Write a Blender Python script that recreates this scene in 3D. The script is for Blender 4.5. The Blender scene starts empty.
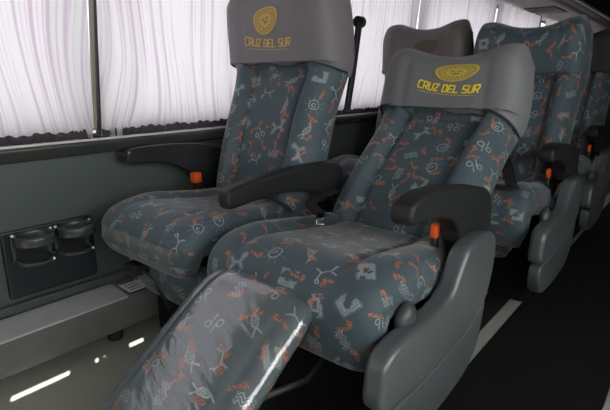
import bpy, bmesh, math, random
from mathutils import Vector, Matrix
random.seed(7)
SC = bpy.context.scene
COL = SC.collection
PI = math.pi

# ------------------------------------------------------------------ camera
def setup_camera():
    f, vpx, vpy = 470.0, 715.0, 80.0
    d = Vector((vpx-305, vpy-205, f)).normalized()          # bus axis (+Y) seen in camera axes (right, down, forward)
    up = d.cross(Vector((1, 0, 0))).normalized()
    if up.y > 0: up = -up
    X = d.cross(up)
    # camera axes in the world: right, up, backward
    right = Vector((X.x, d.x, up.x)); down = Vector((X.y, d.y, up.y)); fwd = Vector((X.z, d.z, up.z))
    m = Matrix((right, -down, -fwd)).transposed().to_4x4()
    m.translation = Vector((0, 0, 1.0))
    cam = bpy.data.cameras.new('camera'); o = bpy.data.objects.new('camera', cam); COL.objects.link(o)
    o.matrix_world = m
    cam.sensor_width = 36; cam.sensor_fit = 'HORIZONTAL'; cam.lens = f/610*36
    cam.clip_start = .02
    SC.camera = o
setup_camera()
# ------------------------------------------------------------------ light
w = bpy.data.worlds.new('sky'); SC.world = w; w.use_nodes = True
bg = w.node_tree.nodes['Background']
bg.inputs[0].default_value = (1.0, .965, .985, 1); bg.inputs[1].default_value = 1.45
sun = bpy.data.lights.new('sun', 'SUN'); sun.energy = 40.0; sun.angle = .003; sun.color = (.95, 1, .92)
so = bpy.data.objects.new('sun', sun); COL.objects.link(so)
SUN_SLOPE = .628; SUN_SKEW = .55
so.rotation_euler = Vector((-1, SUN_SKEW, -SUN_SLOPE)).to_track_quat('-Z', 'Y').to_euler()
SC.view_settings.view_transform = 'Standard'; SC.view_settings.look = 'None'
SC.view_settings.gamma = 1; SC.view_settings.use_curve_mapping = False
SC.view_settings.exposure = 0.32

# ------------------------------------------------------------------ bookkeeping
def tag(o, label=None, cat=None, group=None, kind=None):
    if label: o['label'] = label
    if cat: o['category'] = cat
    if group: o['group'] = group
    if kind: o['kind'] = kind
    return o
def empty(name, loc=(0, 0, 0)):
    o = bpy.data.objects.new(name, None); COL.objects.link(o); o.location = loc; o.empty_display_size = .1
    return o
def link(name, bm, mat, parent=None, smooth=True, loc=(0, 0, 0)):
    me = bpy.data.meshes.new(name)
    bmesh.ops.recalc_face_normals(bm, faces=bm.faces[:])
    bm.to_mesh(me); bm.free()
    for p in me.polygons: p.use_smooth = smooth
    me.materials.append(mat)
    o = bpy.data.objects.new(name, me); COL.objects.link(o); o.location = loc
    if parent: o.parent = parent
    return o
def soft(o, ang=35):
    me = o.data
    me.set_sharp_from_angle(angle=math.radians(ang))
    wn_ = o.modifiers.new('weighted', 'WEIGHTED_NORMAL'); wn_.keep_sharp = True; wn_.weight = 80
    return o
def ss(a, b, x):
    t = max(0., min(1., (x-a)/(b-a))) if a != b else float(x > a)
    return t*t*(3-2*t)
def gauss(x, m, s): return math.exp(-((x-m)/s)**2)

# ------------------------------------------------------------------ node maths
class NT:
    def __init__(s, mat): s.t = mat.node_tree; s.n = s.t.nodes; s.l = s.t.links
    def node(s, ty, **kw):
        n = s.n.new(ty)
        for k, v in kw.items(): setattr(n, k, v)
        return n
    def put(s, sock, v):
        if isinstance(v, V): s.l.new(v.s, sock)
        elif hasattr(v, 'links'): s.l.new(v, sock)
        else: sock.default_value = v
    def m(s, op, a, b=None, c=None):
        n = s.node('ShaderNodeMath', operation=op)
        s.put(n.inputs[0], a)
        if b is not None: s.put(n.inputs[1], b)
        if c is not None: s.put(n.inputs[2], c)
        return V(s, n.outputs[0])
    def noise(s, vec, scale, detail=2, rough=.5, out=0):
        n = s.node('ShaderNodeTexNoise'); s.put(n.inputs['Vector'], vec)
        n.inputs['Scale'].default_value = scale; n.inputs['Detail'].default_value = detail; n.inputs['Roughness'].default_value = rough
        return V(s, n.outputs[out])
    def xyz(s, x, y, z=0.):
        n = s.node('ShaderNodeCombineXYZ')
        for i, v in enumerate((x, y, z)): s.put(n.inputs[i], v)
        return V(s, n.outputs[0])
    def sep(s, v):
        n = s.node('ShaderNodeSeparateXYZ'); s.put(n.inputs[0], v)
        return [V(s, o) for o in n.outputs]
    def white(s, v):
        n = s.node('ShaderNodeTexWhiteNoise', noise_dimensions='3D'); s.put(n.inputs['Vector'], v)
        return V(s, n.outputs[0]), V(s, n.outputs[1])
    def mixc(s, f, a, b, blend='MIX'):
        n = s.node('ShaderNodeMix', data_type='RGBA', blend_type=blend)
        s.put(n.inputs[0], f)
        for k, v in ((6, a), (7, b)):
            if isinstance(v, tuple): v = (*v, 1)
            s.put(n.inputs[k], v)
        return V(s, n.outputs[2])
    def smooth(s, v, a, b):                                   # 1 below a, 0 above b
        n = s.node('ShaderNodeMapRange', interpolation_type='SMOOTHSTEP')
        s.put(n.inputs[0], v); n.inputs[1].default_value = a; n.inputs[2].default_value = b
        n.inputs[3].default_value = 1; n.inputs[4].default_value = 0
        return V(s, n.outputs[0])
class V:
    def __init__(s, t, so): s.t = t; s.s = so
    def __add__(s, o): return s.t.m('ADD', s, o)
    __radd__ = __add__
    def __sub__(s, o): return s.t.m('SUBTRACT', s, o)
    def __rsub__(s, o): return s.t.m('SUBTRACT', o, s)
    def __mul__(s, o): return s.t.m('MULTIPLY', s, o)
    __rmul__ = __mul__
    def __truediv__(s, o): return s.t.m('DIVIDE', s, o)
    def abs(s): return s.t.m('ABSOLUTE', s)
    def floor(s): return s.t.m('FLOOR', s)
    def sin(s): return s.t.m('SINE', s)
    def cos(s): return s.t.m('COSINE', s)
    def sqrt(s): return s.t.m('SQRT', s)
    def min(s, o): return s.t.m('MINIMUM', s, o)
    def max(s, o): return s.t.m('MAXIMUM', s, o)
    def lt(s, o): return s.t.m('LESS_THAN', s, o)
    def gt(s, o): return s.t.m('GREATER_THAN', s, o)

def mat(name, col, rough=.6, metal=0., spec=.5, bump=0., bscale=60., var=0., vscale=6., coat=0., coat_rough=.1, sheen=0.):
    m = bpy.data.materials.new(name); m.use_nodes = True
    t = NT(m); b = t.n['Principled BSDF']
    b.inputs['Base Color'].default_value = (*col, 1); b.inputs['Roughness'].default_value = rough
    b.inputs['Metallic'].default_value = metal; b.inputs['Specular IOR Level'].default_value = spec
    b.inputs['Coat Weight'].default_value = coat; b.inputs['Coat Roughness'].default_value = coat_rough
    b.inputs['Sheen Weight'].default_value = sheen
    tc = t.node('ShaderNodeTexCoord')
    if var > 0:
        n = t.noise(tc.outputs['Object'], vscale, 4, .6)
        c = t.mixc(n, tuple(x*(1-var) for x in col), tuple(min(1, x*(1+var)) for x in col))
        t.put(b.inputs['Base Color'], c)
        t.put(b.inputs['Roughness'], n*(.3*rough)+rough*.85)
    if bump > 0:
        n = t.noise(tc.outputs['Object'], bscale, 3, .6)
        bn = t.node('ShaderNodeBump'); bn.inputs['Strength'].default_value = bump; bn.inputs['Distance'].default_value = .004
        t.put(bn.inputs['Height'], n); t.l.new(bn.outputs[0], b.inputs['Normal'])
    return m

BASE = (.050, .078, .092); LIGHT = (.50, .56, .58); ORANGE = (.66, .17, .03)
def fabric(name, seed, plastic=False, base=BASE, cell=.098, dirx=(0., 0.)):
    """woven seat cloth printed with pale line drawings and orange brush figures; UVs are metres"""
    m = bpy.data.materials.new(name); m.use_nodes = True
    t = NT(m); b = t.n['Principled BSDF']
    uv = t.node('ShaderNodeUVMap', uv_map='uv').outputs[0]
    ux, uy, _ = t.sep(uv)
    # hand-drawn wobble
    wob = t.node('ShaderNodeTexNoise'); wob.inputs['Scale'].default_value = 45; wob.inputs['Detail'].default_value = 1
    t.put(wob.inputs['Vector'], uv)
    wx, wy, _ = t.sep(wob.outputs['Color'])
    X = ux + (wx-.5)*.010 + (seed*.37+dirx[0]); Y = uy + (wy-.5)*.010 + (seed*.73+dirx[1])
    def cells(size, sd, jit):
        cx = X/size; ix = cx.floor()
        # brick offset so that the drawings do not stand in rows
        cy = Y/size + (ix*.5); iy = cy.floor()
        r, c = t.white(t.xyz(ix, iy, sd))
        r1, r2, r3 = t.sep(c)
        px = (cx-ix-.5) + (r1-.5)*jit; py = (cy-iy-.5) + (r2-.5)*jit
        ang = r3*6.283
        ca, sa = ang.cos(), ang.sin()
        return (px*ca - py*sa)*size, (px*sa + py*ca)*size, r
    px, py, r = cells(cell, 1.+seed, .22)
    px = px*1.08; py = py*1.08
    def seg(ax, ay, bx, by):
        dx, dy = bx-ax, by-ay; L2 = dx*dx+dy*dy
        vx, vy = px-ax, py-ay
        n = t.m('ADD', (vx*dx+vy*dy)/L2, 0.); n.s.node.use_clamp = True
        ex, ey = vx-n*dx, vy-n*dy
        return (ex*ex+ey*ey).sqrt()
    def ring(cx, cy, R, ky=1.):
        ex = px-cx; ey = (py-cy)*ky
        return ((ex*ex+ey*ey).sqrt()-R).abs()
    # 0 sun with rays and a swirl
    rad = (px*px+py*py).sqrt(); th = t.m('ARCTAN2', py, px)
    rays = t.m('MULTIPLY', (th*4.5).cos().abs(), rad)          # small near ray axes
    rays = rays.max((rad-.034).abs()-.009).abs()
    swirl = ((th/6.283*.011 + .006) - rad).abs()
    d0 = (rad-.020).abs().min(rays).min(swirl.max(rad-.015))
    # 1 bird / fish with hatching
    e1 = ring(0, 0, .020, 1.9)
    hatch = ((px+py*.6)*420.).sin().abs()*.0032
    d1 = e1.min(hatch.max(((px*px+py*py*3.6).sqrt()-.019))).min(seg(.02, 0, .042, .012)).min(seg(.02, 0, .040, -.012)).min(seg(-.02, .002, -.034, -.012))
    # 2 two loops with tails (like 9 and 6)
    d2 = ring(-.016, .010, .010).min(seg(-.006, .010, -.010, -.022)).min(ring(.016, -.008, .010)).min(seg(.006, -.008, .012, .024))
    # 3 zigzag trio
    tri = t.m('PINGPONG', px+.5, .009)
    z = (py-tri*1.2)
    d3 = z.abs().min((z-.010).abs()).min((z+.010).abs()).max(px.abs()-.026)
    # 4 double box
    q = px.abs().max(py.abs()*1.25); d4 = (q-.024).abs().min((q-.016).abs())
    # 5 running figure
    d5 = seg(-.03, -.012, -.008, .004).min(seg(-.008, .004, .018, .002)).min(seg(.018, .002, .034, .016)).min(seg(.018, .002, .028, -.018)).min(seg(-.008, .004, -.020, .022)).min(ring(.036, .022, .006))
    def pick(lo, d): # distance where r lies in the sixth lo..lo+1
        k = (r*6.6 - (lo+.5)).abs().lt(.5)
        return d + (1.-k)*.5
    d = pick(0, d0).min(pick(1, d1)).min(pick(2, d2)).min(pick(3, d3)).min(pick(4, d4) + (t.noise(uv, 31, 1).lt(.42))*.5).min(pick(5, d5))
    grain = t.noise(uv, 420, 2, .7)
    grain2 = t.noise(uv, 60, 1, .5)
    fill = t.smooth(d, .004, .011)*t.smooth(grain, .48, .40)*.40*r.gt(.64)*r.lt(.80)
    line = t.smooth(d, .0012, .0030)*t.m('MULTIPLY_ADD', grain, 1.3, .1)*(t.m('MULTIPLY_ADD', grain2, 1.1, .25))
    line = line.max(fill)
    # orange brush figures
    def orange(size, sd, L, W):
        ox, oy, orr = cells(size, sd, .35)
        bend = (ox*60.+sd).sin()*.006
        ay = oy+bend
        cap = (((ox.abs()-L).max(0.)*(ox.abs()-L).max(0.)+ay*ay).sqrt())
        knob = (((ox-L)*(ox-L)+(ay-.006)*(ay-.006)).sqrt())-.003
        blob = cap.min(knob)
        nz = t.noise(t.xyz(ox, oy, orr*9.), 170, 2, .6)
        return t.smooth(blob+(nz-.5)*.016, W*.75, W*1.15)*orr.lt(.66)
    om = orange(cell*.86, 31.+seed, .019, .0046).max(orange(cell*1.1, 57.+seed, .012, .0056)*.9)
    om = om*t.smooth(t.noise(uv, 210, 2, .6), .62, .40)
    om.s.node.use_clamp = True; line.s.node.use_clamp = True
    mott = t.noise(uv, 22, 3, .6)
    b0 = t.mixc(mott, tuple(x*.85 for x in base), tuple(x*1.2 for x in base))
    c = t.mixc(line*.8, b0, LIGHT)
    c = t.mixc(om*.85, c, ORANGE)
    t.put(b.inputs['Base Color'], c)
    if plastic:
        b.inputs['Roughness'].default_value = .55
        b.inputs['Coat Weight'].default_value = 1.; b.inputs['Coat Roughness'].default_value = .10
        b.inputs['Coat IOR'].default_value = 2.0
        # wrinkles of the clear film
        wr = t.node('ShaderNodeTexNoise'); wr.inputs['Scale'].default_value = 1; wr.inputs['Detail'].default_value = 3
        t.put(wr.inputs['Vector'], t.xyz(ux*9.+uy*5., uy*28.-ux*10., 0.))
        bn = t.node('ShaderNodeBump'); bn.inputs['Strength'].default_value = .6; bn.inputs['Distance'].default_value = .008
        t.l.new(wr.outputs[0], bn.inputs['Height']); t.l.new(bn.outputs[0], b.inputs['Coat Normal'])
    else:
        b.inputs['Roughness'].default_value = .62; b.inputs['Sheen Weight'].default_value = .25
        b.inputs['Sheen Roughness'].default_value = .4
        weave = t.noise(uv, 900, 1, .5)
        bn = t.node('ShaderNodeBump'); bn.inputs['Strength'].default_value = .25; bn.inputs['Distance'].default_value = .002
        t.put(bn.inputs['Height'], weave + t.noise(uv, 14, 2, .5)*2.); t.l.new(bn.outputs[0], b.inputs['Normal'])
    return m

M = dict(
    black=mat('black_plastic', (.012, .012, .013), .38, bump=.1, bscale=300),
    arm=mat('charcoal_armrest', (.017, .018, .019), .48, spec=.35, bump=.25, bscale=500, var=.1, vscale=20),
    armgloss=mat('polished_armrest', (.020, .021, .022), .22, spec=.7, coat=.6, coat_rough=.12),
    cover_pinklit=mat('pink_lit_cover_cloth', (.155, .142, .148), .6, bump=.5, bscale=14, var=.08, vscale=6, sheen=.15),  # same cloth as cover, with pink window light put into its colour
    shell=mat('grey_seat_plastic', (.080, .092, .096), .30, spec=.8, bump=.12, bscale=350, var=.06, vscale=9),
    knob=mat('dark_grey_plastic', (.055, .06, .062), .4),
    cover=mat('slate_cover_cloth', (.150, .152, .158), .6, bump=.5, bscale=14, var=.06, vscale=8, sheen=.15),
    cover2=mat('brown_grey_cover_cloth', (.110, .090, .090), .65, bump=.5, bscale=14, var=.08, vscale=8, sheen=.15),
    cover3=mat('dark_cover_cloth', (.030, .029, .031), .7, bump=.4, bscale=14),
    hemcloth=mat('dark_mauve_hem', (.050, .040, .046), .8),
    hem=mat('cover_hem', (.05, .05, .055), .7),
    wall=mat('green_grey_panel', (.070, .087, .082), .42, bump=.1, bscale=250, var=.12, vscale=3),
    ledge=mat('grey_ledge', (.055, .058, .055), .25, var=.1, vscale=10),
    duct=mat('duct_cover', (.46, .48, .47), .22, bump=.1, bscale=120, var=.18, vscale=14),
    ductface=mat('duct_face', (.14, .14, .13), .45, bump=.15, bscale=150, var=.2, vscale=18),
    vinyl=mat('floor_vinyl', (.40, .40, .345), .30, bump=.08, bscale=40, var=.07, vscale=9),
    carpet=mat('aisle_carpet', (.014, .014, .0132), .95, spec=.1, bump=1., bscale=260, var=.35, vscale=60),
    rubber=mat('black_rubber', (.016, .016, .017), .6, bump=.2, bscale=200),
    strip=mat('grey_edge_strip', (.36, .37, .34), .45, bump=.2, bscale=150, var=.15, vscale=30),
    base=mat('under_seat_shade_black', (.006, .006, .006), .8, spec=.2),  # near-black that stands in for shade below the seats
    metal=mat('brushed_metal', (.45, .44, .40), .3, metal=1.),
    chrome=mat('polished_metal', (.7, .7, .7), .12, metal=1.),
    pillar=mat('olive_pillar', (.26, .25, .19), .4),
    bin=mat('overhead_panel', (.165, .142, .132), .5, bump=.1, bscale=90, var=.06, vscale=4),
    dark=mat('dark_trim', (.02, .02, .021), .5),
    cup=mat('gloss_black', (.050, .056, .058), .25), glint_bead=mat('white_glint', (.8, .8, .78), .25),
    cupplate=mat('recess_black', (.018, .022, .025), .4, var=.1, vscale=10),
    buckle=mat('orange_button', (.80, .10, .012), .4),
    web=mat('belt_webbing', (.014, .014, .015), .6, bump=.4, bscale=400),
    bulk=mat('bulkhead_panel', (.030, .029, .030), .6, var=.1, vscale=4),
    frame=mat('seat_frame_steel', (.018, .018, .019), .5),
    white=mat('white_panel', (.6, .6, .58), .5),
)
def curtain_mat():
    m = bpy.data.materials.new('curtain_cloth'); m.use_nodes = True
    t = NT(m); t.n.remove(t.n['Principled BSDF']); out = t.n['Material Output']
    uv = t.node('ShaderNodeUVMap', uv_map='uv').outputs[0]
    x, y, _ = t.sep(uv)
    # woven pin stripes, plus mauve bands that put fold shading into the colour
    wv = t.noise(t.xyz(x*9., y*.8, 3.), 2, 2)
    s1 = t.smooth(((x+wv*.05)*2*PI/.023).sin(), -.95, -.45)*t.smooth(t.noise(t.xyz(x*20., y*.5, 7.), 2, 1), .62, .40)
    s2 = t.smooth((x*2*PI/.063+1.).sin(), .55, .95)
    s1 = 1.-s1
    col = t.mixc(s1, (.72, .62, .72), (.95, .92, .94))
    nn = t.noise(t.xyz(x*5., y*.6, 0.), 2, 2)
    s3 = t.smooth((x*2*PI/.0115).sin(), -.9, -.5)
    col = t.mixc(s3*.22, col, (.66, .60, .68))
    col = t.mixc((1.-s2)*t.smooth(nn, .60, .42)*.75, col, (.60, .44, .60))
    n = t.noise(t.xyz(x*14., y*1.2, 0.), 3, 3)
    col = t.mixc(n*.35, col, (.95, .86, .93))
    dif = t.node('ShaderNodeBsdfDiffuse'); tr = t.node('ShaderNodeBsdfTranslucent')
    t.put(dif.inputs[0], t.mixc(.5, col, (.4, .36, .4))); t.put(tr.inputs[0], col)
    mx = t.node('ShaderNodeMixShader'); mx.inputs[0].default_value = .62
    t.l.new(dif.outputs[0], mx.inputs[1]); t.l.new(tr.outputs[0], mx.inputs[2]); t.l.new(mx.outputs[0], out.inputs[0])
    return m
M['curtain'] = curtain_mat()
def glass_mat():
    m = bpy.data.materials.new('window_glass'); m.use_nodes = True
    t = NT(m); t.n.remove(t.n['Principled BSDF']); out = t.n['Material Output']
    a = t.node('ShaderNodeBsdfTransparent'); a.inputs[0].default_value = (.93, .95, .95, 1)
    g = t.node('ShaderNodeBsdfGlossy'); g.inputs[1].default_value = .02
    mx = t.node('ShaderNodeMixShader'); mx.inputs[0].default_value = .06
    t.l.new(a.outputs[0], mx.inputs[1]); t.l.new(g.outputs[0], mx.inputs[2]); t.l.new(mx.outputs[0], out.inputs[0])
    return m
M['glass'] = glass_mat()
def emblem_mat(name, gold, back):
    m = bpy.data.materials.new(name); m.use_nodes = True
    t = NT(m); b = t.n['Principled BSDF']; b.inputs['Roughness'].default_value = .6
    uv = t.node('ShaderNodeUVMap', uv_map='uv').outputs[0]
    x, y, _ = t.sep(uv)
    r = (x*x+y*y).sqrt(); th = t.m('ARCTAN2', y, x)
    rings = t.smooth((r-.93).abs(), .03, .06).max(t.smooth((r-.42).abs(), .03, .07)).max(t.smooth((r-.70).abs(), .02, .05)*.7)
    tick = t.smooth((th*9.).sin().abs(), .25, .5)*t.smooth((r-.56).abs(), .1, .14)
    tick2 = t.smooth((th*14.).sin().abs(), .3, .6)*t.smooth((r-.81).abs(), .07, .1)
    ex = x.abs()-.17; ey = y-.08
    eyes = t.smooth((ex*ex+ey*ey*2.).sqrt(), .06, .11)
    mo = t.smooth(((y+.16).abs()*2.).max(x.abs()), .10, .16)
    ink = tick.max(tick2).max(eyes).max(mo)
    nz = t.noise(uv, 7, 3, .7)
    k = rings.max((1.-ink)*.72)*t.m('MULTIPLY_ADD', nz, .7, .55); k.s.node.use_clamp = True
    t.put(b.inputs['Base Color'], t.mixc(k, back, gold))
    return m
M['emblem'] = emblem_mat('gold_emblem', (.66, .48, .06), (.16, .13, .06))
M['emblem_old'] = emblem_mat('worn_gold_emblem', (.62, .39, .08), (.17, .11, .06))
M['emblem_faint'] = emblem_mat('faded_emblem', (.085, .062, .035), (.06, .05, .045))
M['text'] = mat('yellow_print', (.95, .74, .01), .5)
M['text_old'] = mat('worn_yellow_print', (.58, .40, .09), .6, var=.3, vscale=60)

# ------------------------------------------------------------------ shape helpers
def catmull(pts, n=10, closed=False):
    P = [Vector(p) for p in pts]; out = []
    N = len(P)
    rng = range(N) if closed else range(N-1)
    for i in rng:
        if closed: a, b, c, d = P[(i-1) % N], P[i], P[(i+1) % N], P[(i+2) % N]
        else: a, b, c, d = P[max(0, i-1)], P[i], P[i+1], P[min(N-1, i+2)]
        for k in range(n):
            t = k/n
            out.append(.5*((2*b)+(c-a)*t+(2*a-5*b+4*c-d)*t*t+(3*b-a-3*c+d)*t**3))
    if not closed: out.append(P[-1])
    return out
def box(bm, x0, x1, y0, y1, z0, z1, bev=0., seg=2):
    r = bmesh.ops.create_cube(bm, size=1)
    for v in r['verts']:
        v.co = Vector(((x0+x1)/2+v.co.x*(x1-x0), (y0+y1)/2+v.co.y*(y1-y0), (z0+z1)/2+v.co.z*(z1-z0)))
    if bev > 0:
        es = {e for v in r['verts'] for e in v.link_edges}
        bmesh.ops.bevel(bm, geom=list(es), offset=bev, segments=seg, profile=.5, affect='EDGES')
    return bm
def boxo(name, m, dims, parent=None, bev=0., **k):
    bm = bmesh.new(); box(bm, *dims, bev=bev)
    return soft(link(name, bm, m, parent, **k))
def resample(pts, step):
    P = [Vector((p[0], p[1], 0)) for p in pts]; P.append(P[0]); L = [0.]
    for q, r in zip(P, P[1:]): L.append(L[-1]+(r-q).length)
    n = max(12, int(L[-1]/step)); out = []; i = 0
    for k in range(n):
        d = L[-1]*k/n
        while L[i+1] < d: i += 1
        out.append(P[i].lerp(P[i+1], (d-L[i])/max(1e-9, L[i+1]-L[i])))
    return out
def prism(bm, outline, x0, x1, bev=.008, seg=4, step=.008):
    """outline in (y, z), extruded across x, with rounded-over edges"""
    P = resample(outline, step); n = len(P)
    area = sum(P[i].x*P[(i+1) % n].y-P[(i+1) % n].x*P[i].y for i in range(n))
    sg = 1 if area > 0 else -1
    T = [(P[(i+2) % n]-P[i-2]).normalized() for i in range(n)]
    N = [Vector((-t.y, t.x, 0))*sg for t in T]              # points inward
    prof = [(bev*(1-math.sin(k/seg*PI/2)), bev*(1-math.cos(k/seg*PI/2))) for k in range(seg+1)]   # inset, depth
    rows = [(i_, x0+d_) for i_, d_ in prof] + [(i_, x1-d_) for i_, d_ in prof[::-1]]
    rings = []
    for ins, x in rows:
        ring = []
        for p, nn in zip(P, N): q = p+nn*ins; ring.append(bm.verts.new((x, q.x, q.y)))
        rings.append(ring)
    for r0_, r1_ in zip(rings, rings[1:]):
        for i in range(n): bm.faces.new((r0_[i], r0_[(i+1) % n], r1_[(i+1) % n], r1_[i]))
    bm.faces.new(rings[0][::-1]); bm.faces.new(rings[-1])
    return bm
def tube(bm, pts, r, n=10, flat=None, cap=True, up=Vector((0, 0, 1))):
    """swept section; flat=(w, h) gives a rounded-rectangle strap"""
    P = [Vector(p) for p in pts]; rings = []
    for i, p in enumerate(P):
        d = (P[min(i+1, len(P)-1)]-P[max(i-1, 0)]).normalized()
        u = up
        if abs(d.dot(u)) > .97: u = Vector((0, 1, 0)) if abs(d.y) < .9 else Vector((1, 0, 0))
        s = d.cross(u).normalized(); u = s.cross(d).normalized()
        ring = []
        for k in range(n):
            a = 2*PI*k/n
            if flat:
                c, q = math.cos(a), math.sin(a)
                cx = math.copysign(abs(c)**.4, c)*flat[0]/2; cz = math.copysign(abs(q)**.4, q)*flat[1]/2
            else:
                rr = r[i] if isinstance(r, (list, tuple)) else r
                cx, cz = math.cos(a)*rr, math.sin(a)*rr
            ring.append(bm.verts.new(p+s*cx+u*cz))
        rings.append(ring)
    for a, b in zip(rings, rings[1:]):
        for k in range(n): bm.faces.new((a[k], a[(k+1) % n], b[(k+1) % n], b[k]))
    if cap: bm.faces.new(rings[0][::-1]); bm.faces.new(rings[-1])
    return bm
class Curve:
    """profile in the (y, z) plane, arc-length parametrised; normal = travel direction turned left"""
    def __init__(s, pts, n=14, side=1):
        p = catmull([Vector((a, b, 0)) for a, b in pts], n)
        s.p = p; s.L = [0.]
        for a, b in zip(p, p[1:]): s.L.append(s.L[-1]+(b-a).length)
        s.len = s.L[-1]; s.side = side
    def at(s, t):
        import bisect
        e = 0.
        if t > s.len: e = t-s.len; t = s.len
        if t < 0: e = t; t = 0
        i = max(0, min(len(s.p)-2, bisect.bisect_right(s.L, t)-1))
        k = (t-s.L[i])/max(1e-9, s.L[i+1]-s.L[i])
        p = s.p[i].lerp(s.p[i+1], k)
        a = s.tan(i); b = s.tan(i+1); d = a.lerp(b, k).normalized()
        p = p+d*e
        return p, Vector((-d.y, d.x, 0))*s.side
    def tan(s, i):
        return (s.p[min(i+1, len(s.p)-1)]-s.p[max(i-1, 0)]).normalized()
class Pad:
    """an upholstered pad: a closed cushion laid along a Curve. W(s) half width, F(s,x) front height, B back thickness"""
    def __init__(s, curve, W, F, B, px=6., r0=.05, r1=.05, top=None, cx=0.):
        s.c = curve; s.W = W; s.F = F; s.B = B; s.px = px; s.r0 = r0; s.r1 = r1; s.top = top or (lambda a: 0.); s.cx = cx
    def edge(s, a, t):
        e = max(0., 1-abs(a)**s.px)**.5
        L = s.c.len
        if t < s.r0: e *= max(0., 1-((s.r0-t)/s.r0)**2)**.5
        if t > L-s.r1: e *= max(0., 1-((t-L+s.r1)/s.r1)**2)**.5
        return e
    def pt(s, a, t, front=True, off=0.):
        L = s.c.len
        w = s.W(t)
        # the top outline rises and falls across the width
        t2 = t + s.top(a)*ss(.55*L, L, t)
        e = s.edge(a, t)
        p, n = s.c.at(t2)
        x = a*(w+off)
        h = s.F(t, a)*e+off if front else -s.B*e-off
        q = p+n*h
        return Vector((s.cx+x, q.x, q.y)), (a*w, t2)
    def mesh(s, name, m, parent, na=48, nt=64, t0=0., t1=None, off=0., closed=True, hem=None, uvo=(0, 0)):
        bm = bmesh.new(); uvl = bm.loops.layers.uv.new('uv')
        L = s.c.len if t1 is None else t1
        av = [math.sin(PI/2*(2*i/na-1))*.35+(2*i/na-1)*.65 for i in range(na+1)]
        tv = [.5-.5*math.cos(PI*j/nt) for j in range(nt+1)]
        tv = [.6*(j/nt)+.4*q for j, q in enumerate(tv)]
        uvs = {}
        grids = []
        for front in (True, False):
            g = []
            for q in tv:
                row = []
                for a in av:
                    ts = t0 if hem is None else hem(a, front)
                    co, uv = s.pt(a, ts+(L-ts)*q, front, off)
                    v = bm.verts.new(co); uvs[v] = uv if front else (uv[0]+1.3, uv[1])
                    row.append(v)
                g.append(row)
            grids.append(g)
            cum = [0.]
            for j in range(nt): cum.append(cum[-1]+(g[j+1][na//2].co-g[j][na//2].co).length)
            mid = g[nt//2]; cu = [0.]
            for i in range(na): cu.append(cu[-1]+(mid[i+1].co-mid[i].co).length)
            for j in range(nt+1):
                for i in range(na+1): uvs[g[j][i]] = (cu[i]-cu[-1]/2+(0 if front else 1.3), cum[j])
        def face(vs, mp):
            f = bm.faces.new(vs)
            for l, v in zip(f.loops, mp): l[uvl].uv = (uvs[v][0]+uvo[0], uvs[v][1]+uvo[1])
        for k, g in enumerate(grids):
            for j in range(nt):
                for i in range(na):
                    q = [g[j][i], g[j][i+1], g[j+1][i+1], g[j+1][i]]
                    face(q, q)
        F, Bk = grids
        if off > 0 or not closed or True:                       # bridge the rims between front and back
            for j in range(nt):
                for i in (0, na):
                    a, b, c, d = F[j][i], F[j+1][i], Bk[j+1][i], Bk[j][i]
                    if (a.co-d.co).length+(b.co-c.co).length > 1e-5: face([a, b, c, d], [a, b, b, a])
            for i in range(na):
                a, b, c, d = F[nt][i], F[nt][i+1], Bk[nt][i+1], Bk[nt][i]
                if (a.co-d.co).length+(b.co-c.co).length > 1e-5: face([a, b, c, d], [a, b, b, a])
                if closed:
                    a, b, c, d = F[0][i], F[0][i+1], Bk[0][i+1], Bk[0][i]
                    if (a.co-d.co).length+(b.co-c.co).length > 1e-5: face([a, b, c, d], [a, b, b, a])
        bmesh.ops.remove_doubles(bm, verts=bm.verts[:], dist=2e-5)
        return link(name, bm, m, parent)
    def front(s, x, t, off):
        """point on the front skin at offset x (metres) and length t"""
        return s.pt(max(-1, min(1, x/s.W(t))), t, True, off)[0]

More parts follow.
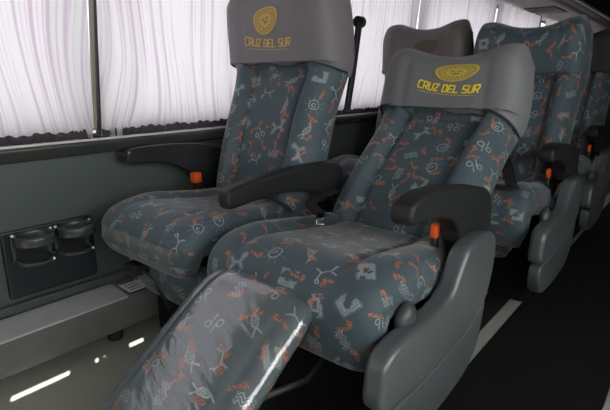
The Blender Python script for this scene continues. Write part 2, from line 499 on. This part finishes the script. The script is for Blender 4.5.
# ------------------------------------------------------------------ the print on the covers
STROKES = {
    'C': [((1, 1), (.2, 1), (0, .8), (0, .2), (.2, 0), (1, 0))],
    'R': [((0, 0), (0, 1), (.85, 1), (1, .85), (1, .55), (.85, .42), (.25, .42)), ((.55, .42), (1, 0))],
    'U': [((0, 1), (0, .2), (.2, 0), (.8, 0), (1, .2), (1, 1))],
    'Z': [((0, 1), (1, 1), (0, 0), (1, 0))],
    'D': [((0, 0), (0, 1), (.75, 1), (1, .75), (1, .25), (.75, 0), (0, 0))],
    'E': [((1, 1), (0, 1), (0, 0), (1, 0)), ((0, .5), (.8, .5))],
    'L': [((0, 1), (0, 0), (1, 0))],
    'S': [((1, 1), (0, 1), (0, .55), (1, .45), (1, 0), (0, 0))],
}
def lettering(pad, m, parent, xc, tc, width, height, rot, off, word='CRUZ DEL SUR'):
    bm = bmesh.new()
    cw, gap, space = 1., .42, .75
    x = 0.; runs = []
    for ch in word:
        if ch == ' ': x += space; continue
        for st in STROKES[ch]: runs.append([(x+px*cw, py) for px, py in st])
        x += cw+gap
    tot = x-gap
    th = .095
    def put(u, v):
        X = (u/tot-.5)*width + (v-.5)*height*.10; Y = (v-.5)*height
        c, s = math.cos(rot), math.sin(rot)
        return pad.front(xc+X*c-Y*s, tc+X*s+Y*c, off)
    asp = (width/tot)/height                               # keep the stroke weight even
    for run in runs:
        for (x0, y0), (x1, y1) in zip(run, run[1:]):
            dx, dy = (x1-x0)*asp, y1-y0; l = math.hypot(dx, dy)
            dx, dy = dx/l, dy/l; nx, ny = -dy*th, dx*th
            ext = th*.75
            n = max(1, int(l/.3))
            prev = None
            for k in range(n+1):
                t = k/n
                e = -ext if k == 0 else ext if k == n else 0
                px, py = x0*asp+(x1-x0)*asp*t+dx*e, y0+(y1-y0)*t+dy*e
                a = bm.verts.new(put((px+nx)/asp, py+ny)); b = bm.verts.new(put((px-nx)/asp, py-ny))
                if prev: bm.faces.new((prev[0], prev[1], b, a))
                prev = (a, b)
    # the tiny second line under the name, too small to read
    u = .5
    k = 0
    while u < tot-.8:
        wd = (.35, .22, .5, .3)[k % 4]
        vs = [bm.verts.new(put(*q)) for q in ((u, -.50), (u+wd, -.50), (u+wd, -.42), (u, -.42))]
        bm.faces.new(vs); u += wd+(.12 if k % 3 else .3); k += 1
    o = link('lettering', bm, m, parent, smooth=False)
    o['label'] = 'yellow lettering reading CRUZ DEL SUR'
    return o
def emblem(pad, m, parent, xc, tc, rx, rt, rot, skew=0., off=.01):
    bm = bmesh.new(); uvl = bm.loops.layers.uv.new('uv')
    nr, na = 6, 40
    def P(r, a):
        wob = 1+.03*math.sin(3*a+1)
        u, v = r*math.cos(a)*wob, r*math.sin(a)*wob
        X, Y = u*rx+v*skew*rx, v*rt
        c, s = math.cos(rot), math.sin(rot)
        return pad.front(xc+X*c-Y*s, tc+X*s+Y*c, off), (r*math.cos(a), r*math.sin(a))
    cen = bm.verts.new(P(0, 0)[0]); uvs = {cen: (0, 0)}
    rings = []
    for i in range(1, nr+1):
        ring = []
        for k in range(na):
            co, uv = P(i/nr, 2*PI*k/na); v = bm.verts.new(co); uvs[v] = uv; ring.append(v)
        rings.append(ring)
    fs = [bm.faces.new((cen, rings[0][k], rings[0][(k+1) % na])) for k in range(na)]
    for a, b in zip(rings, rings[1:]):
        fs += [bm.faces.new((a[k], b[k], b[(k+1) % na], a[(k+1) % na])) for k in range(na)]
    for f in fs:
        for l in f.loops: l[uvl].uv = uvs[l.vert]
    o = link('emblem', bm, m, parent)
    o['label'] = 'round gold emblem with a small face'
    return o

# ------------------------------------------------------------------ setting
XL, XR, YF, YB = -1.80, 1.20, -1.6, 9.7
ZC = 1.735; LEAN = .085; ROD = .13
def struct(name, m, dims, bev=0.): return tag(boxo(name, m, dims, bev=bev), kind='structure')
struct('floor', M['vinyl'], (XL, XR, YF, YB, -.06, 0))
tag(boxo('floor_shade_sheet', M['rubber'], (-1.10, -.672, -.25, 1.62, 0, .005), bev=.002), 'black sheet standing in for the shade under the reclined aisle seat', 'shade sheet')  # black sheet laid where the floor is only in shade
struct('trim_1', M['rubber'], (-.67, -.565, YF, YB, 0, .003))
struct('trim_2', M['strip'], (-.565, -.512, YF, YB, 0, .007), .002)
struct('trim_3', M['strip'], (-.098, -.045, YF, YB, 0, .007), .002)
tag(boxo('aisle_carpet', M['carpet'], (-.511, -.099, YF, YB, .0, .009), bev=.002), 'dark charcoal carpet running along the aisle floor', 'carpet')
struct('wall_left', M['wall'], (XL-.08, XL, YF, YB, 0, .78))
struct('trim_6', M['dark'], (XL-.02, XL+.005, YF, YB, .775, .806))
struct('wall_upper_left', M['bin'], (XL-.08, XL, YF, YB, ZC, 2.3))
bm = bmesh.new()
led = catmull([(XL-.0, .786), (XL+.04, .786), (XL+.062, .779), (XL+.066, .766), (XL+.05, .745), (XL+.03, .728), (XL, .722)], 4)
a = [bm.verts.new((p.x, YF, p.y)) for p in led]
f = bm.faces.new(a); r = bmesh.ops.extrude_face_region(bm, geom=[f])
for v in r['geom']:
    if isinstance(v, bmesh.types.BMVert): v.co.y = YB
tag(soft(link('trim_4', bm, M['ledge'])), kind='structure')
struct('rim_highlight_strip', M['white'], (XL+.049, XL+.060, YF, YB, .780, .7885), .002)  # white colour stands in for the bright highlight along the ledge rim
struct('wall_right', M['wall'], (XR, XR+.08, YF, YB, 0, .80))
struct('light_block_right', M['bulk'], (XR-.08, XR, 1.75, YB, 0, 2.25))  # added solid stretch, out of view, blocks light to darken the second row
struct('wall_upper_right', M['bin'], (XR, XR+.08, YF, YB, 1.80, 2.3))
struct('wall_back', M['bulk'], (XL-.08, XR+.08, YB, YB+.08, -.06, 2.3))
struct('wall_front', M['bulk'], (XL-.08, XR+.08, YF-.08, YF, -.06, 1.02))
struct('wall_upper_front', M['bulk'], (XL-.08, XR+.08, YF-.08, YF, 1.72, 2.3))
bm = bmesh.new()
for d in ((XL-.08, -1.30), (-.36, -.28), (1.05, XR+.08)): box(bm, d[0], d[1], YF-.06, YF-.02, 1.02, 1.72)
wf = tag(link('window_17', bm, M['dark'], smooth=False), kind='structure')
for d in ((-1.30, -.36), (-.28, 1.05)): boxo('pane', M['glass'], (d[0], d[1], YF-.045, YF-.04, 1.02, 1.72), wf)
struct('ceiling', M['bin'], (XL-.08, XR+.08, YF, YB, 2.25, 2.33))
# windows: one pane per bay on each side, with black pillars between
BAYS = [-1.6, -.45, .86, 2.05, 3.30, 4.85, 6.45, 8.0, 9.7]
wn = 0
for side, xw, zb, zt in (('left', XL-.045, .845, ZC), ('right', XR+.045, .80, 1.80)):
    for y0, y1 in zip(BAYS, BAYS[1:]):
        wn += 1
        bm = bmesh.new()
        sw = .11 if side == 'left' and y0 > 2 else .03
        for d in ((y0, y0+sw, zb-.05, zt), (y1-.03, y1, zb-.05, zt), (y0+sw, y1-.03, zb-.05, zb), (y0+sw, y1-.03, zt-.012, zt)):
            box(bm, xw-.02, xw+.02, *d)
        o = tag(link('window_%d' % wn, bm, M['dark'], smooth=False), kind='structure')
        boxo('pane', M['glass'], (xw-.003, xw+.003, y0+sw, y1-.03, zb, zt-.012), o)

# curtains: gathered cloth hung inside the panes
def curtain(y0, y1, x, z0, z1, label, group, amp=.012, seed=0, lean=.0, wave=.0, notch=()):
    rnd = random.Random(seed)
    bm = bmesh.new(); uvl = bm.loops.layers.uv.new('uv')
    n = int((y1-y0)/.008); nz = 22
    ph = [rnd.uniform(0, 6.28) for _ in range(6)]
    frq = [rnd.uniform(38, 50), rnd.uniform(72, 96), rnd.uniform(17, 24), rnd.uniform(7, 10)]
    g = []; uvs = {}
    for j in range(nz+1):
        q = j/nz; z = z0+(z1-z0)*q; row = []
        for i in range(n+1):
            u = i/n; y = y0+(y1-y0)*u
            ys = y + (.035*math.sin(3*q+ph[4]+y*4)+.02*math.sin(7*q+y*9+ph[1]))*(1-.6*q)   # pleats lean and wander towards the hem
            am = .55+.45*math.sin(2.3*y+ph[5]+1.5*q)
            d = amp*(math.sin(frq[0]*ys+ph[0])*.75*am+math.sin(frq[1]*ys+ph[1])*.30+math.sin(frq[2]*ys+ph[2])*.6)
            d += amp*.9*math.sin(frq[3]*(y+.25*q*math.sin(y*2+ph[2]))+ph[3])
            if j < 2: d += .004*math.sin(180*y+ph[5])
            zz = z
            if any(a <= y <= b for a, b in notch): zz = z0+(1.716-z0)*q; d *= 1-.9*ss(.8, .9, q)
            elif notch: d *= 1-.9*ss(.8, .9, q)
            if j <= 1: zz += wave*math.sin(60*y+ph[5])*.5
            v = bm.verts.new((x+d+lean*q, y, zz)); uvs[v] = (ys*1.25, z); row.append(v)
        g.append(row)
    for j in range(nz):
        for i in range(n):
            f = bm.faces.new((g[j][i], g[j][i+1], g[j+1][i+1], g[j+1][i]))
            for l in f.loops: l[uvl].uv = uvs[l.vert]
    o = link('curtain', bm, M['curtain'])
    if wave:                                                       # separate dark gathered strip along the foot
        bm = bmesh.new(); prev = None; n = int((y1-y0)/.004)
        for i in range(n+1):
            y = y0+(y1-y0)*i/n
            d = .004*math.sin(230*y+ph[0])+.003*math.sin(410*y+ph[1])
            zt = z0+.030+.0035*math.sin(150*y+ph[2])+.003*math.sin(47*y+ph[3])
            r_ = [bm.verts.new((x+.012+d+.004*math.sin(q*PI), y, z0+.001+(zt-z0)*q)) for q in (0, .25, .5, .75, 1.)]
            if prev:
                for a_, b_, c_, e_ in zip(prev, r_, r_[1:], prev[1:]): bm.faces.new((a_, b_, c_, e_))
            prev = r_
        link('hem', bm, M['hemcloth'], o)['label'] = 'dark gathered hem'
    return tag(o, label, 'curtain', group)
CL = 'curtains along the seat side windows'
lab = ['pale pink striped curtain left of the olive window pillar', 'pale pink striped curtain right of the olive window pillar, before the nearest window seat',
       'pale pink striped curtain behind the belt bar of the nearest window seat', 'pale pink striped curtain above the brown grey headrest cover',
       'pale striped curtain showing above the uncovered patterned seat back in the second row', 'pale pink striped curtain under the overhead bin, just before the black pillar',
       'short far piece of pale curtain beyond the black pillar']
for k, (y0, y1) in enumerate([(-.42, .857), (.880, 2.05), (2.05, 3.295), (3.295, 4.845), (4.845, 6.385), (6.60, 9.6)]):
    curtain(y0, y1, XL+.025, .787, ZC-.014, lab[k] if k < 5 else lab[6], CL, seed=k+1, wave=.012, amp=.011, lean=LEAN)
for k, (y0, y1) in enumerate([(-1.60, .26), (.12, 1.06), (.92, 1.74)]):
    curtain(y0, y1, XR-.03-.022*(k % 2), .79, 1.80, 'pale curtain on the windows across the aisle, out of the picture', 'curtains across the aisle', seed=k+20, amp=.008,
            notch=((-1.126, -.934), (-.841, -.827), (-.814, -.803), (-.709, -.639)) if k == 0 else ())

# ------------------------------------------------------------------ seats
def arm_outline(tip, rear, drop):
    """armrest in (y, z): blunt tip, gently arched top, rear end turning down into the seat"""
    (y0, z0), (y1, z1) = tip, rear
    L = y1-y0
    top = [(y0, z0), (y0+.012, z0+.012), (y0+L*.3, z0+.012+(z1-z0)*.2+.012), (y0+L*.65, z0+(z1-z0)*.55+.018), (y0+L*.9, z1+.004), (y1, z1-.035)]
    bot = [(y1+.004, z1-drop*.6), (y1-.03, z1-drop), (y1-L*.36, z1-drop), (y1-L*.44, z1-drop*.62), (y0+L*.42, z0-.030), (y0+.10, z0-.042), (y0+.02, z0-.044), (y0-.004, z0-.03)]
    return [(p.x, p.y) for p in catmull([(a, b, 0) for a, b in top+bot], 5, closed=True)]

def back_shape(L, head):
    """front relief of a backrest: bolsters, recessed middle, head pillow with wings"""
    def F(t, a):
        u = abs(a)
        h = ss(head-.035, head+.02, t)
        low = .070 + .018*math.sin(PI*min(1, t/(head*.9))) + .045*ss(.50, .68, u)*(1-.25*ss(.75, 1, u)) - .014*gauss(u, .53, .05)
        low -= .012*gauss(t, head-.02, .03)*(u < .6)
        hd = .118 + .030*u*u - .006*gauss(u, .55, .06)
        return low*(1-h)+hd*h
    return F
def closed(pts, n=5): return [(p.x, p.y) for p in catmull([(a, b, 0) for a, b in pts], n, True)]
def build_seat(cx, y0, crease, ang, bend, cover, kind, label, cat='seat', group=None, seed=0, leg='up', cloth=None, L1_=.63, hw=0., L2_=.228):
    """cx: centre across the bus, y0: offset along it; crease=(y,z) of the hinge; angles from the floor in degrees"""
    root = empty('coach_seat', (cx, y0, 0)); tag(root, label, cat, group)
    fab = cloth or fabric('printed_seat_cloth_%d' % seed, seed)
    cy, cz = crease
    A, Bn = math.radians(ang), math.radians(bend)
    L1, L2 = L1_, L2_
    p0 = (cy-.02, cz-.07)
    def along(p, a, l): return (p[0]+math.cos(a)*l, p[1]+math.sin(a)*l)
    # the pad's core line runs .08 behind its front skin
    off = Vector((math.sin(A), -math.cos(A)))*.085
    b0 = (cy+off.x-.03*math.cos(A), cz+off.y-.03*math.sin(A))
    q1 = along(b0, A, L1*.5); q2 = along(b0, A, L1*.92); q3 = along(q2, (A+Bn)/2, .09); q4 = along(q3, Bn, L2*.5); q5 = along(q4, Bn, L2*.45)
    curve = Curve([b0, q1, q2, q3, q4, q5], side=1)
    head = L1*.98
    LT = curve.len
    def W(t): return .262 + .006*math.sin(PI*t/LT) + (.022+hw)*ss(head-.20, head+.08, t) - .008*ss(head+.14, LT, t) - .018*ss(.12, 0, t)
    def top(a): return .030*gauss(abs(a), .76, .30)-.012*gauss(a, 0, .4)-.06*ss(.86, 1.0, abs(a))
    back = Pad(curve, W, back_shape(LT, head), .055, px=7, r0=.06, r1=.085, top=top)
    back.mesh('backrest', fab, root, na=56, nt=80, uvo=(seed*.11, seed*.07))
    if cover:
        cm, em, tm = cover[:3]
        hs = head-.006
        sk, dr = cover[3], cover[4]
        hem = lambda a, fr: hs + (-.030*sk*a - dr*max(0, a)**2*.9 - .006*math.sin(9*a)) if fr else hs-.02
        co = back.mesh('headrest_cover', cm, root, na=56, nt=36, off=.007, closed=False, hem=hem)
        # a rolled hem along the front and the wings
        bm = bmesh.new()
        pts = [back.pt(-1+2*i/60, hem(-1+2*i/60, True), True, .0085)[0] for i in range(61)]
        tube(bm, pts, .0035, 6)
        link('hem', bm, M['hem'] if cm in (M['cover'], M['cover_pinklit']) else cm, co)
        if em: emblem(back, em, co, *cover[5], off=.0098)
        if tm: lettering(back, tm, co, *cover[6], off=.0098)
    # cushion: core line climbs the front face, rounds over and runs back to the hinge
    fz = .312 if kind == 'aisle' else .372
    cc = [( .880, fz), (.858, fz+.07), (.857, .452), (.888, .490), (.98, .492), (cy-.12, cz-.036), (cy+.03, cz-.033)]
    if kind != 'aisle': cc = [(a, b+.018) for a, b in cc]
    ccv = Curve([(a, b) for a, b in cc], side=1)
    def CF(t, a):
        u = abs(a)
        s = t/ccv.len
        return .046 + .020*ss(.52, .70, u)*ss(.18, .45, s) - .010*gauss(u, .56, .05)*ss(.12, .4, s) + .012*math.sin(PI*s) + .010*gauss(s, .33, .12)*(1-u*u)
    CWB = (.303 if leg == 'up' else .280) if kind == 'aisle' else .258
    def CW(t): return CWB - .03*ss(.10, 0, t) - .030*ss(.46, .66, t)
    cush = Pad(ccv, CW, CF, .075, px=11, r0=.045, r1=.05)
    cush.mesh('cushion', fab, root, na=52, nt=64, uvo=(seed*.31+.4, seed*.17+1.1))
    # seat pan and legs below
    bm = bmesh.new()
    prism(bm, [(.93, .34), (.95, .30), (1.05, .27), (cy, .27), (cy+.02, .40), (.97, .42)], -.20, .20, bev=.012)
    link('seat_pan', bm, M['frame'], root)
    for yy in (1.04, cy-.04):
        bm = bmesh.new(); 
        for xx in (-.16, .16): tube(bm, [(xx, yy, .28), (xx, yy, .012)], .016, 10)
        tube(bm, [(-.16, yy, .16), (.16, yy, .16)], .012, 8)
        box(bm, -.19, .19, yy-.03, yy+.03, 0.009, .022, bev=.004)
        link('base_frame', bm, M['frame'], root)
    boxo('under_seat_shade', M['base'], (-.245 if kind == 'aisle' else -.19, .262 if kind == 'aisle' else .24, .99, cy+.05, .012, .33), root, bev=.015)  # added black box standing in for the deep shade under the seat
    # leg rest
    if leg == 'up':
        lc = Curve([(.850, .375), (.826, .428), (.772, .434), (.61, .325), (.43, .195), (.30, .102)], side=-1)
        lf = fabric('film_covered_cloth', 11, plastic=True, base=(.080, .105, .115))
        def LF(t, a): return .048 + .012*(1-a*a)*math.sin(PI*t/lc.len) - .006*gauss(abs(a), .72, .06)
        lp = Pad(lc, lambda t: .196-.026*ss(.16, 0, t), LF, .05, px=4.5, r0=.06, r1=.06, cx=-.045)
        o = lp.mesh('leg_rest', lf, root, na=44, nt=44, uvo=(.2, .35)); o['label'] = 'raised leg rest under clear plastic film'
        bm = bmesh.new()
        for xx in (-.13, .10):
            bm = bmesh.new(); tube(bm, [(xx, .62, .29), (xx, .82, .24), (xx, .96, .30)], .011, 8)
            link('leg_rest_strut', bm, M['frame'], root)
    else:
        lc = Curve([(.955, .395), (.925, .345), (.935, .27), (.965, .225)], side=1)
        lp = Pad(lc, lambda t: .245-.09*ss(0, .26, t), lambda t, a: .03, .03, px=5, r0=.03, r1=.03)
        lp.mesh('leg_rest', fab, root, na=30, nt=20, uvo=(2.2, seed*.3))
    if kind == 'aisle':
        X0, X1 = .313, .366
        # moulded side panel and its lower cover
        up_ = [(.770, .300), (.762, .375), (.784, .424), (.85, .443), (.97, .445), (1.06, .450), (1.11, .470), (1.15, .515), (1.185, .556), (1.24, .573), (1.31, .573), (1.380, .562), (1.408, .530), (1.408, .45), (1.375, .365),
               (1.31, .318), (1.20, .292), (1.05, .282), (.90, .280)]
        bm = bmesh.new(); prism(bm, [(p.x, p.y) for p in catmull([(a, b, 0) for a, b in up_], 6, True)], X0-.005, X1, bev=.018, seg=6)
        sp = soft(link('side_panel', bm, M['shell'], root), 50)
        lo_ = [(.785, .274), (.92, .278), (1.05, .280), (1.20, .290), (1.31, .315), (1.366, .350), (1.362, .29), (1.335, .215), (1.27, .160), (1.15, .136), (.98, .132), (.85, .145), (.79, .19)]
        bm = bmesh.new(); prism(bm, [(p.x, p.y) for p in catmull([(a, b, 0) for a, b in lo_], 6, True)], X0+.002, X1-.004, bev=.008, seg=3)
        soft(link('lower_cover', bm, M['shell'], root), 50)
        # recline button set in the top of the panel
        bm = bmesh.new()
        r = bmesh.ops.create_uvsphere(bm, u_segments=20, v_segments=12, radius=1)
        for v in bm.verts:
            x, y, z = v.co
            k = .8 if z > 0 else 1
            v.co = Vector((X0+.004+x*.024*(1-.25*max(0, z)), .935+y*.036*(1-.25*max(0, z))+.006*z, .448+math.copysign(abs(z)**.7, z)*.040))
        o = link('recline_knob', bm, M['knob'], sp); o['label'] = 'dark grey rounded recline button'
        # armrest
        bm = bmesh.new(); prism(bm, closed([(.935, .710), (.948, .728), (1.02, .742), (1.17, .731), (1.31, .708), (1.43, .678), (1.475, .62), (1.47, .54), (1.36, .530), (1.26, .535), (1.225, .595), (1.17, .638), (1.08, .664), (.99, .673), (.945, .675), (.933, .69)]), .259, .320, bev=.012, seg=4)
        ar = soft(link('armrest', bm, M['arm'], root), 45)
        # buckle by the hip
        bm = bmesh.new(); box(bm, .234, .252, 1.225, 1.25, .47, .56, bev=.005); b_ = link('belt_buckle', bm, M['black'], root)
        bm = bmesh.new(); box(bm, .233, .253, 1.220, 1.246, .558, .600, bev=.004); o = link('release_button', bm, M['buckle'], b_); o['label'] = 'orange release button'
    return root, back, cush

COVER = M['cover']
# nearest aisle seat: reclined, leg rest raised
aisle1, bk_a, cu_a = build_seat(-.79, 0, (1.345, .50), 42, 77,
    (COVER, M['emblem'], M['text'], .55, .028, (.045, .800, .084, .031, -.05), (.022, .742, .236, .028, -.115)),
    'aisle', 'reclined patterned coach seat nearest the aisle with raised leg rest', group=None, seed=1)
# nearest window seat
win1, bk_w, cu_w = build_seat(-1.39, -.05, (1.350, .50), 72, 94,
    (M['cover_pinklit'], M['emblem_old'], M['text_old'], .25, 0., (-.022, .836, .066, .050, .3, .06), (-.018, .746, .240, .031, -.04)),
    'window', 'upright patterned coach seat by the window beside the wall cup holders', seed=2, leg='down', L1_=.645, hw=.010, L2_=.262)
# the row behind
aisle2, bk_a2, _ = build_seat(-.765, 1.15, (1.345, .49), 73, 91, None, 'aisle',
    'patterned coach seat with no headrest cover, directly behind the reclined one', seed=3, leg='down', L1_=.605)
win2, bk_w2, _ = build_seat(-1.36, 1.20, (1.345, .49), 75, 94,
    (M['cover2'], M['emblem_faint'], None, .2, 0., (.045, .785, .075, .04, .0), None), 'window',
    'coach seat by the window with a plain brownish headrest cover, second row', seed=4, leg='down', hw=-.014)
aisle3, _, _ = build_seat(-.785, 2.23, (1.345, .49), 74, 93, (M['cover3'], None, None, .2, 0.), 'aisle',
    'farthest coach seat with dark headrest cover, only its edge showing', seed=5, leg='down')

# parts special to the nearest window seat (in its own coordinates)
def part(root, name, bm, m, ang=45, label=None):
    o = soft(link(name, bm, m, root), ang)
    if label: o['label'] = label
    return o
# armrest between the two seats
bm = bmesh.new(); prism(bm, closed([(.955, .653), (.970, .675), (1.09, .692), (1.24, .702), (1.42, .700), (1.53, .685), (1.56, .64), (1.53, .57), (1.45, .56), (1.36, .598), (1.24, .618), (1.09, .620), (.98, .612), (.957, .625)]), .268, .320, bev=.014, seg=4)
part(win1, 'armrest', bm, M['arm'])
# armrest against the wall
bm = bmesh.new(); prism(bm, closed([(.995, .716), (1.01, .738), (1.12, .745), (1.30, .735), (1.47, .70), (1.56, .62), (1.56, .52), (1.42, .50), (1.33, .565), (1.24, .632), (1.14, .668), (1.03, .674), (.998, .688)]), -.396, -.310, bev=.012, seg=4)
part(win1, 'armrest', bm, M['armgloss'])
# belt bar beside the backrest
bm = bmesh.new()
tube(bm, [(.275, 1.635, .88), (.275, 1.67, 1.03), (.275, 1.705, 1.215)], 0, 12, flat=(.018, .028))
r = bmesh.ops.create_cone(bm, cap_ends=True, segments=20, radius1=.022, radius2=.022, depth=.03, matrix=Matrix.Translation((.275, 1.708, 1.222)) @ Matrix.Rotation(PI/2, 4, 'X'))
tube(bm, [(.275, 1.708, 1.222), (.20, 1.69, 1.222)], .012, 8)
part(win1, 'belt_guide', bm, M['black'], label='slim black bar with a round end beside the headrest')
# lever under the cushion
bm = bmesh.new(); box(bm, -.085, -.015, .815, .875, .345, .385, bev=.008)
part(win1, 'recline_lever', bm, M['black'])
bm = bmesh.new(); tube(bm, catmull([(-.02, .845, .365), (.015, .85, .345), (.04, .87, .29), (.05, .90, .22)], 6), .006, 6)
part(win1, 'lever_cable', bm, M['black'])
bm = bmesh.new(); box(bm, -.285, -.255, 1.27, 1.31, .45, .575, bev=.006); b_ = part(win1, 'belt_buckle', bm, M['black'])
bm = bmesh.new(); box(bm, -.287, -.253, 1.262, 1.30, .568, .612, bev=.004); o = link('release_button', bm, M['buckle'], b_); o['label'] = 'orange release button'
bm = bmesh.new(); tube(bm, catmull([(.05, 1.18, .585), (.12, 1.21, .583), (.2, 1.26, .575), (.26, 1.31, .53)], 6), 0, 10, flat=(.04, .006))
part(win1, 'seat_belt', bm, M['web'])
# belt of the reclined seat, lying across its inner corner
bm = bmesh.new(); tube(bm, catmull([(-.225, 1.38, .60), (-.228, 1.29, .592), (-.205, 1.215, .586), (-.15, 1.175, .579), (-.10, 1.15, .576)], 6), 0, 10, flat=(.042, .006))
sb = part(aisle1, 'seat_belt', bm, M['web'])
bm = bmesh.new(); tube(bm, [(-.125, 1.165, .580), (-.085, 1.11, .578), (-.055, 1.075, .574)], 0, 10, flat=(.026, .006)); o = link('tongue', bm, M['chrome'], sb); o['label'] = 'metal belt tongue'
# dark belt of the seat behind
bm = bmesh.new()
tube(bm, catmull([(-.10, 1.35, .73), (.03, 1.22, .66), (.16, .95, .575), (.19, .88, .562), (.10, .88, .565), (-.05, 1.0, .575), (-.2, 1.15, .58)], 6), 0, 10, flat=(.05, .008))
part(aisle2, 'seat_belt', bm, M['web'])

# ------------------------------------------------------------------ wall fittings
# cup holders on a dark recessed plate
tag(boxo('cup_holder_plate', M['cupplate'], (XL+.001, XL+.013, .495, .815, .24, .49), bev=.01), 'dark rectangular plate on the wall behind both cup holders', 'wall plate')
def cup_holder(y, z, label):
    root = empty('cup_holder', (XL+.0135, y, z)); tag(root, label, 'cup holder', 'wall cup holders')
    bm = bmesh.new(); box(bm, 0, .012, -.062, .062, -.075, .030, bev=.006); part(root, 'bracket', bm, M['black'])
    bm = bmesh.new()
    n = 48; R, r = .064, .050
    prof = [(R-.002, .008), (R+.001, .0), (R, -.022), (r+.004, -.022), (r, -.018), (r-.001, 0), (r+.002, .008), ((R+r)/2, .012)]
    rings = []
    for k in range(n):
        a = 2*PI*k/n
        rings.append([bm.verts.new((.068+p[0]*math.cos(a), p[0]*math.sin(a), .02+p[1])) for p in prof])
    for k in range(n):
        for i in range(len(prof)):
            q = rings[k]; w_ = rings[(k+1) % n]
            bm.faces.new((q[i], q[(i+1) % len(prof)], w_[(i+1) % len(prof)], w_[i]))
    part(root, 'ring', bm, M['cup'])
    for s in (-1, 1):
        bm = bmesh.new(); box(bm, .010, .030, s*.060-.006, s*.060+.006, -.075, .020, bev=.003); part(root, 'side_arm', bm, M['cup'])
        for q in (((.045, s*.062, .030), (.098, .040, -.066)) if s > 0 else ((.045, s*.062, .030),)):
            bm = bmesh.new(); bmesh.ops.create_icosphere(bm, subdivisions=2, radius=.0055, matrix=Matrix.Translation(q)); part(root, 'glint_bead', bm, M['glint_bead'])  # white beads put the small glints of light on the holder
    bm = bmesh.new(); tube(bm, catmull([(.012, -.058, -.066), (.06, -.056, -.068), (.092, -.040, -.069), (.104, 0, -.070), (.092, .040, -.069), (.06, .056, -.068), (.012, .058, -.066)], 5), 0, 10, flat=(.014, .014)); part(root, 'base_loop', bm, M['cup'])
    return root
cup_holder(.581, .455, 'black wall cup holder nearer the picture edge')
cup_holder(.722, .455, 'black wall cup holder nearer the window seat')
# heater duct along the foot of the wall
duct = empty('heater_duct', (XL+.002, 0, 0)); tag(duct, 'low grey heater duct along the foot of the wall', 'heater duct')
bm = bmesh.new(); prism(bm, [(0, 0), (1, 0), (1, 1), (0, 1)], 0, 1, bev=0)
bm.free()
def along_y(outline_xz, y0, y1, bev=0.):
    bm = bmesh.new()
    f = bm.faces.new([bm.verts.new((x, y0, z)) for x, z in outline_xz])
    r = bmesh.ops.extrude_face_region(bm, geom=[f])
    for v in r['geom']:
        if isinstance(v, bmesh.types.BMVert): v.co.y = y1
    if bev: bmesh.ops.bevel(bm, geom=bm.edges[:], offset=bev, segments=2, profile=.5, affect='EDGES')
    return bm
part(duct, 'body', along_y([(.0, .05), (.175, .05), (.178, .178), (.02, .190), (.0, .190)], YF+.01, 1.16, .003), M['ductface'])
part(duct, 'cover', along_y([(.045, .1890), (.176, .1795), (.181, .176), (.181, .184), (.045, .1955)], YF+.02, .845, .001), M['duct'])
bm = bmesh.new(); box(bm, .07, .165, .862, 1.075, .178, .1835)
g_ = part(duct, 'grille', bm, M['dark'])
bm = bmesh.new()
for k in range(4): box(bm, .078+k*.025, .087+k*.025, .87, 1.07, .183, .190, bev=.002)
for yy in (.865, .935, 1.005, 1.07): box(bm, .072, .163, yy, yy+.006, .183, .191, bev=.001)
part(duct, 'slats', bm, M['white'])
bm = bmesh.new(); tube(bm, [(.13, .80, .0), (.13, .80, .055)], .028, 16); part(duct, 'foot', bm, M['rubber'])
struct('baseboard_left', M['wall'], (XL, XL+.03, YF, YB, .19, .225), .008)

# window pillar rod with a round foot
rod = empty('window_pillar', (XL+.02, .865, .786)); tag(rod, 'olive grey window pillar with black edge between the first two curtains', 'pillar')
bm = bmesh.new(); tube(bm, [(0.012, -.006, .02), (0.012+ROD*.5, .0, .47), (.012+ROD*.985, 0, .925)], 0, 12, flat=(.018, .012)); part(rod, 'post', bm, M['pillar'])
bm = bmesh.new(); tube(bm, [(.004, .016, .01), (.004+ROD*.985, .016, .925)], 0, 8, flat=(.018, .010)); part(rod, 'edge_seal', bm, M['dark'])
bm = bmesh.new(); bmesh.ops.create_uvsphere(bm, u_segments=16, v_segments=10, radius=.020)
for v in bm.verts: v.co = Vector((v.co.x*.8+.012, v.co.y-.008, v.co.z*1.2+.022))
part(rod, 'foot', bm, M['metal'])
tag(boxo('window_pillar', M['dark'], (XL, XL+.05, 6.40, 6.58, .787, ZC)), 'black window pillar far back under the overhead bin', 'pillar')

# overhead bin above the window seats
binr = empty('overhead_bin', (XL, 0, ZC)); tag(binr, 'long overhead luggage bin with a flat brownish underside', 'overhead bin')
part(binr, 'underside', along_y([(0, .0), (.46, -.002), (.50, 0), (.55, .02), (.55, .05), (0, .05)], YF+.02, YB-.02), M['bin'])
part(binr, 'rail', along_y([(.53, .012), (.60, .018), (.615, .04), (.60, .065), (.53, .06)], YF+.02, YB-.02), M['dark'])
part(binr, 'trim_strip', along_y([(.606, .022), (.634, .028), (.634, .050), (.606, .050)], YF+.02, YB-.02), M['white'])
part(binr, 'door', along_y([(.56, .06), (.64, .08), (.66, .40), (.56, .47)], YF+.02, YB-.02), M['bulk'])
for yv in (3.9, 5.6):
    bm = bmesh.new(); box(bm, .12, .42, yv, yv+.55, -.012, .002, bev=.004); p_ = part(binr, 'service_panel', bm, M['dark'])
    bm = bmesh.new()
    for k in range(7): box(bm, .14+k*.038, .16+k*.038, yv+.03, yv+.52, -.016, -.010)
    link('louvre', bm, M['bin'], p_)
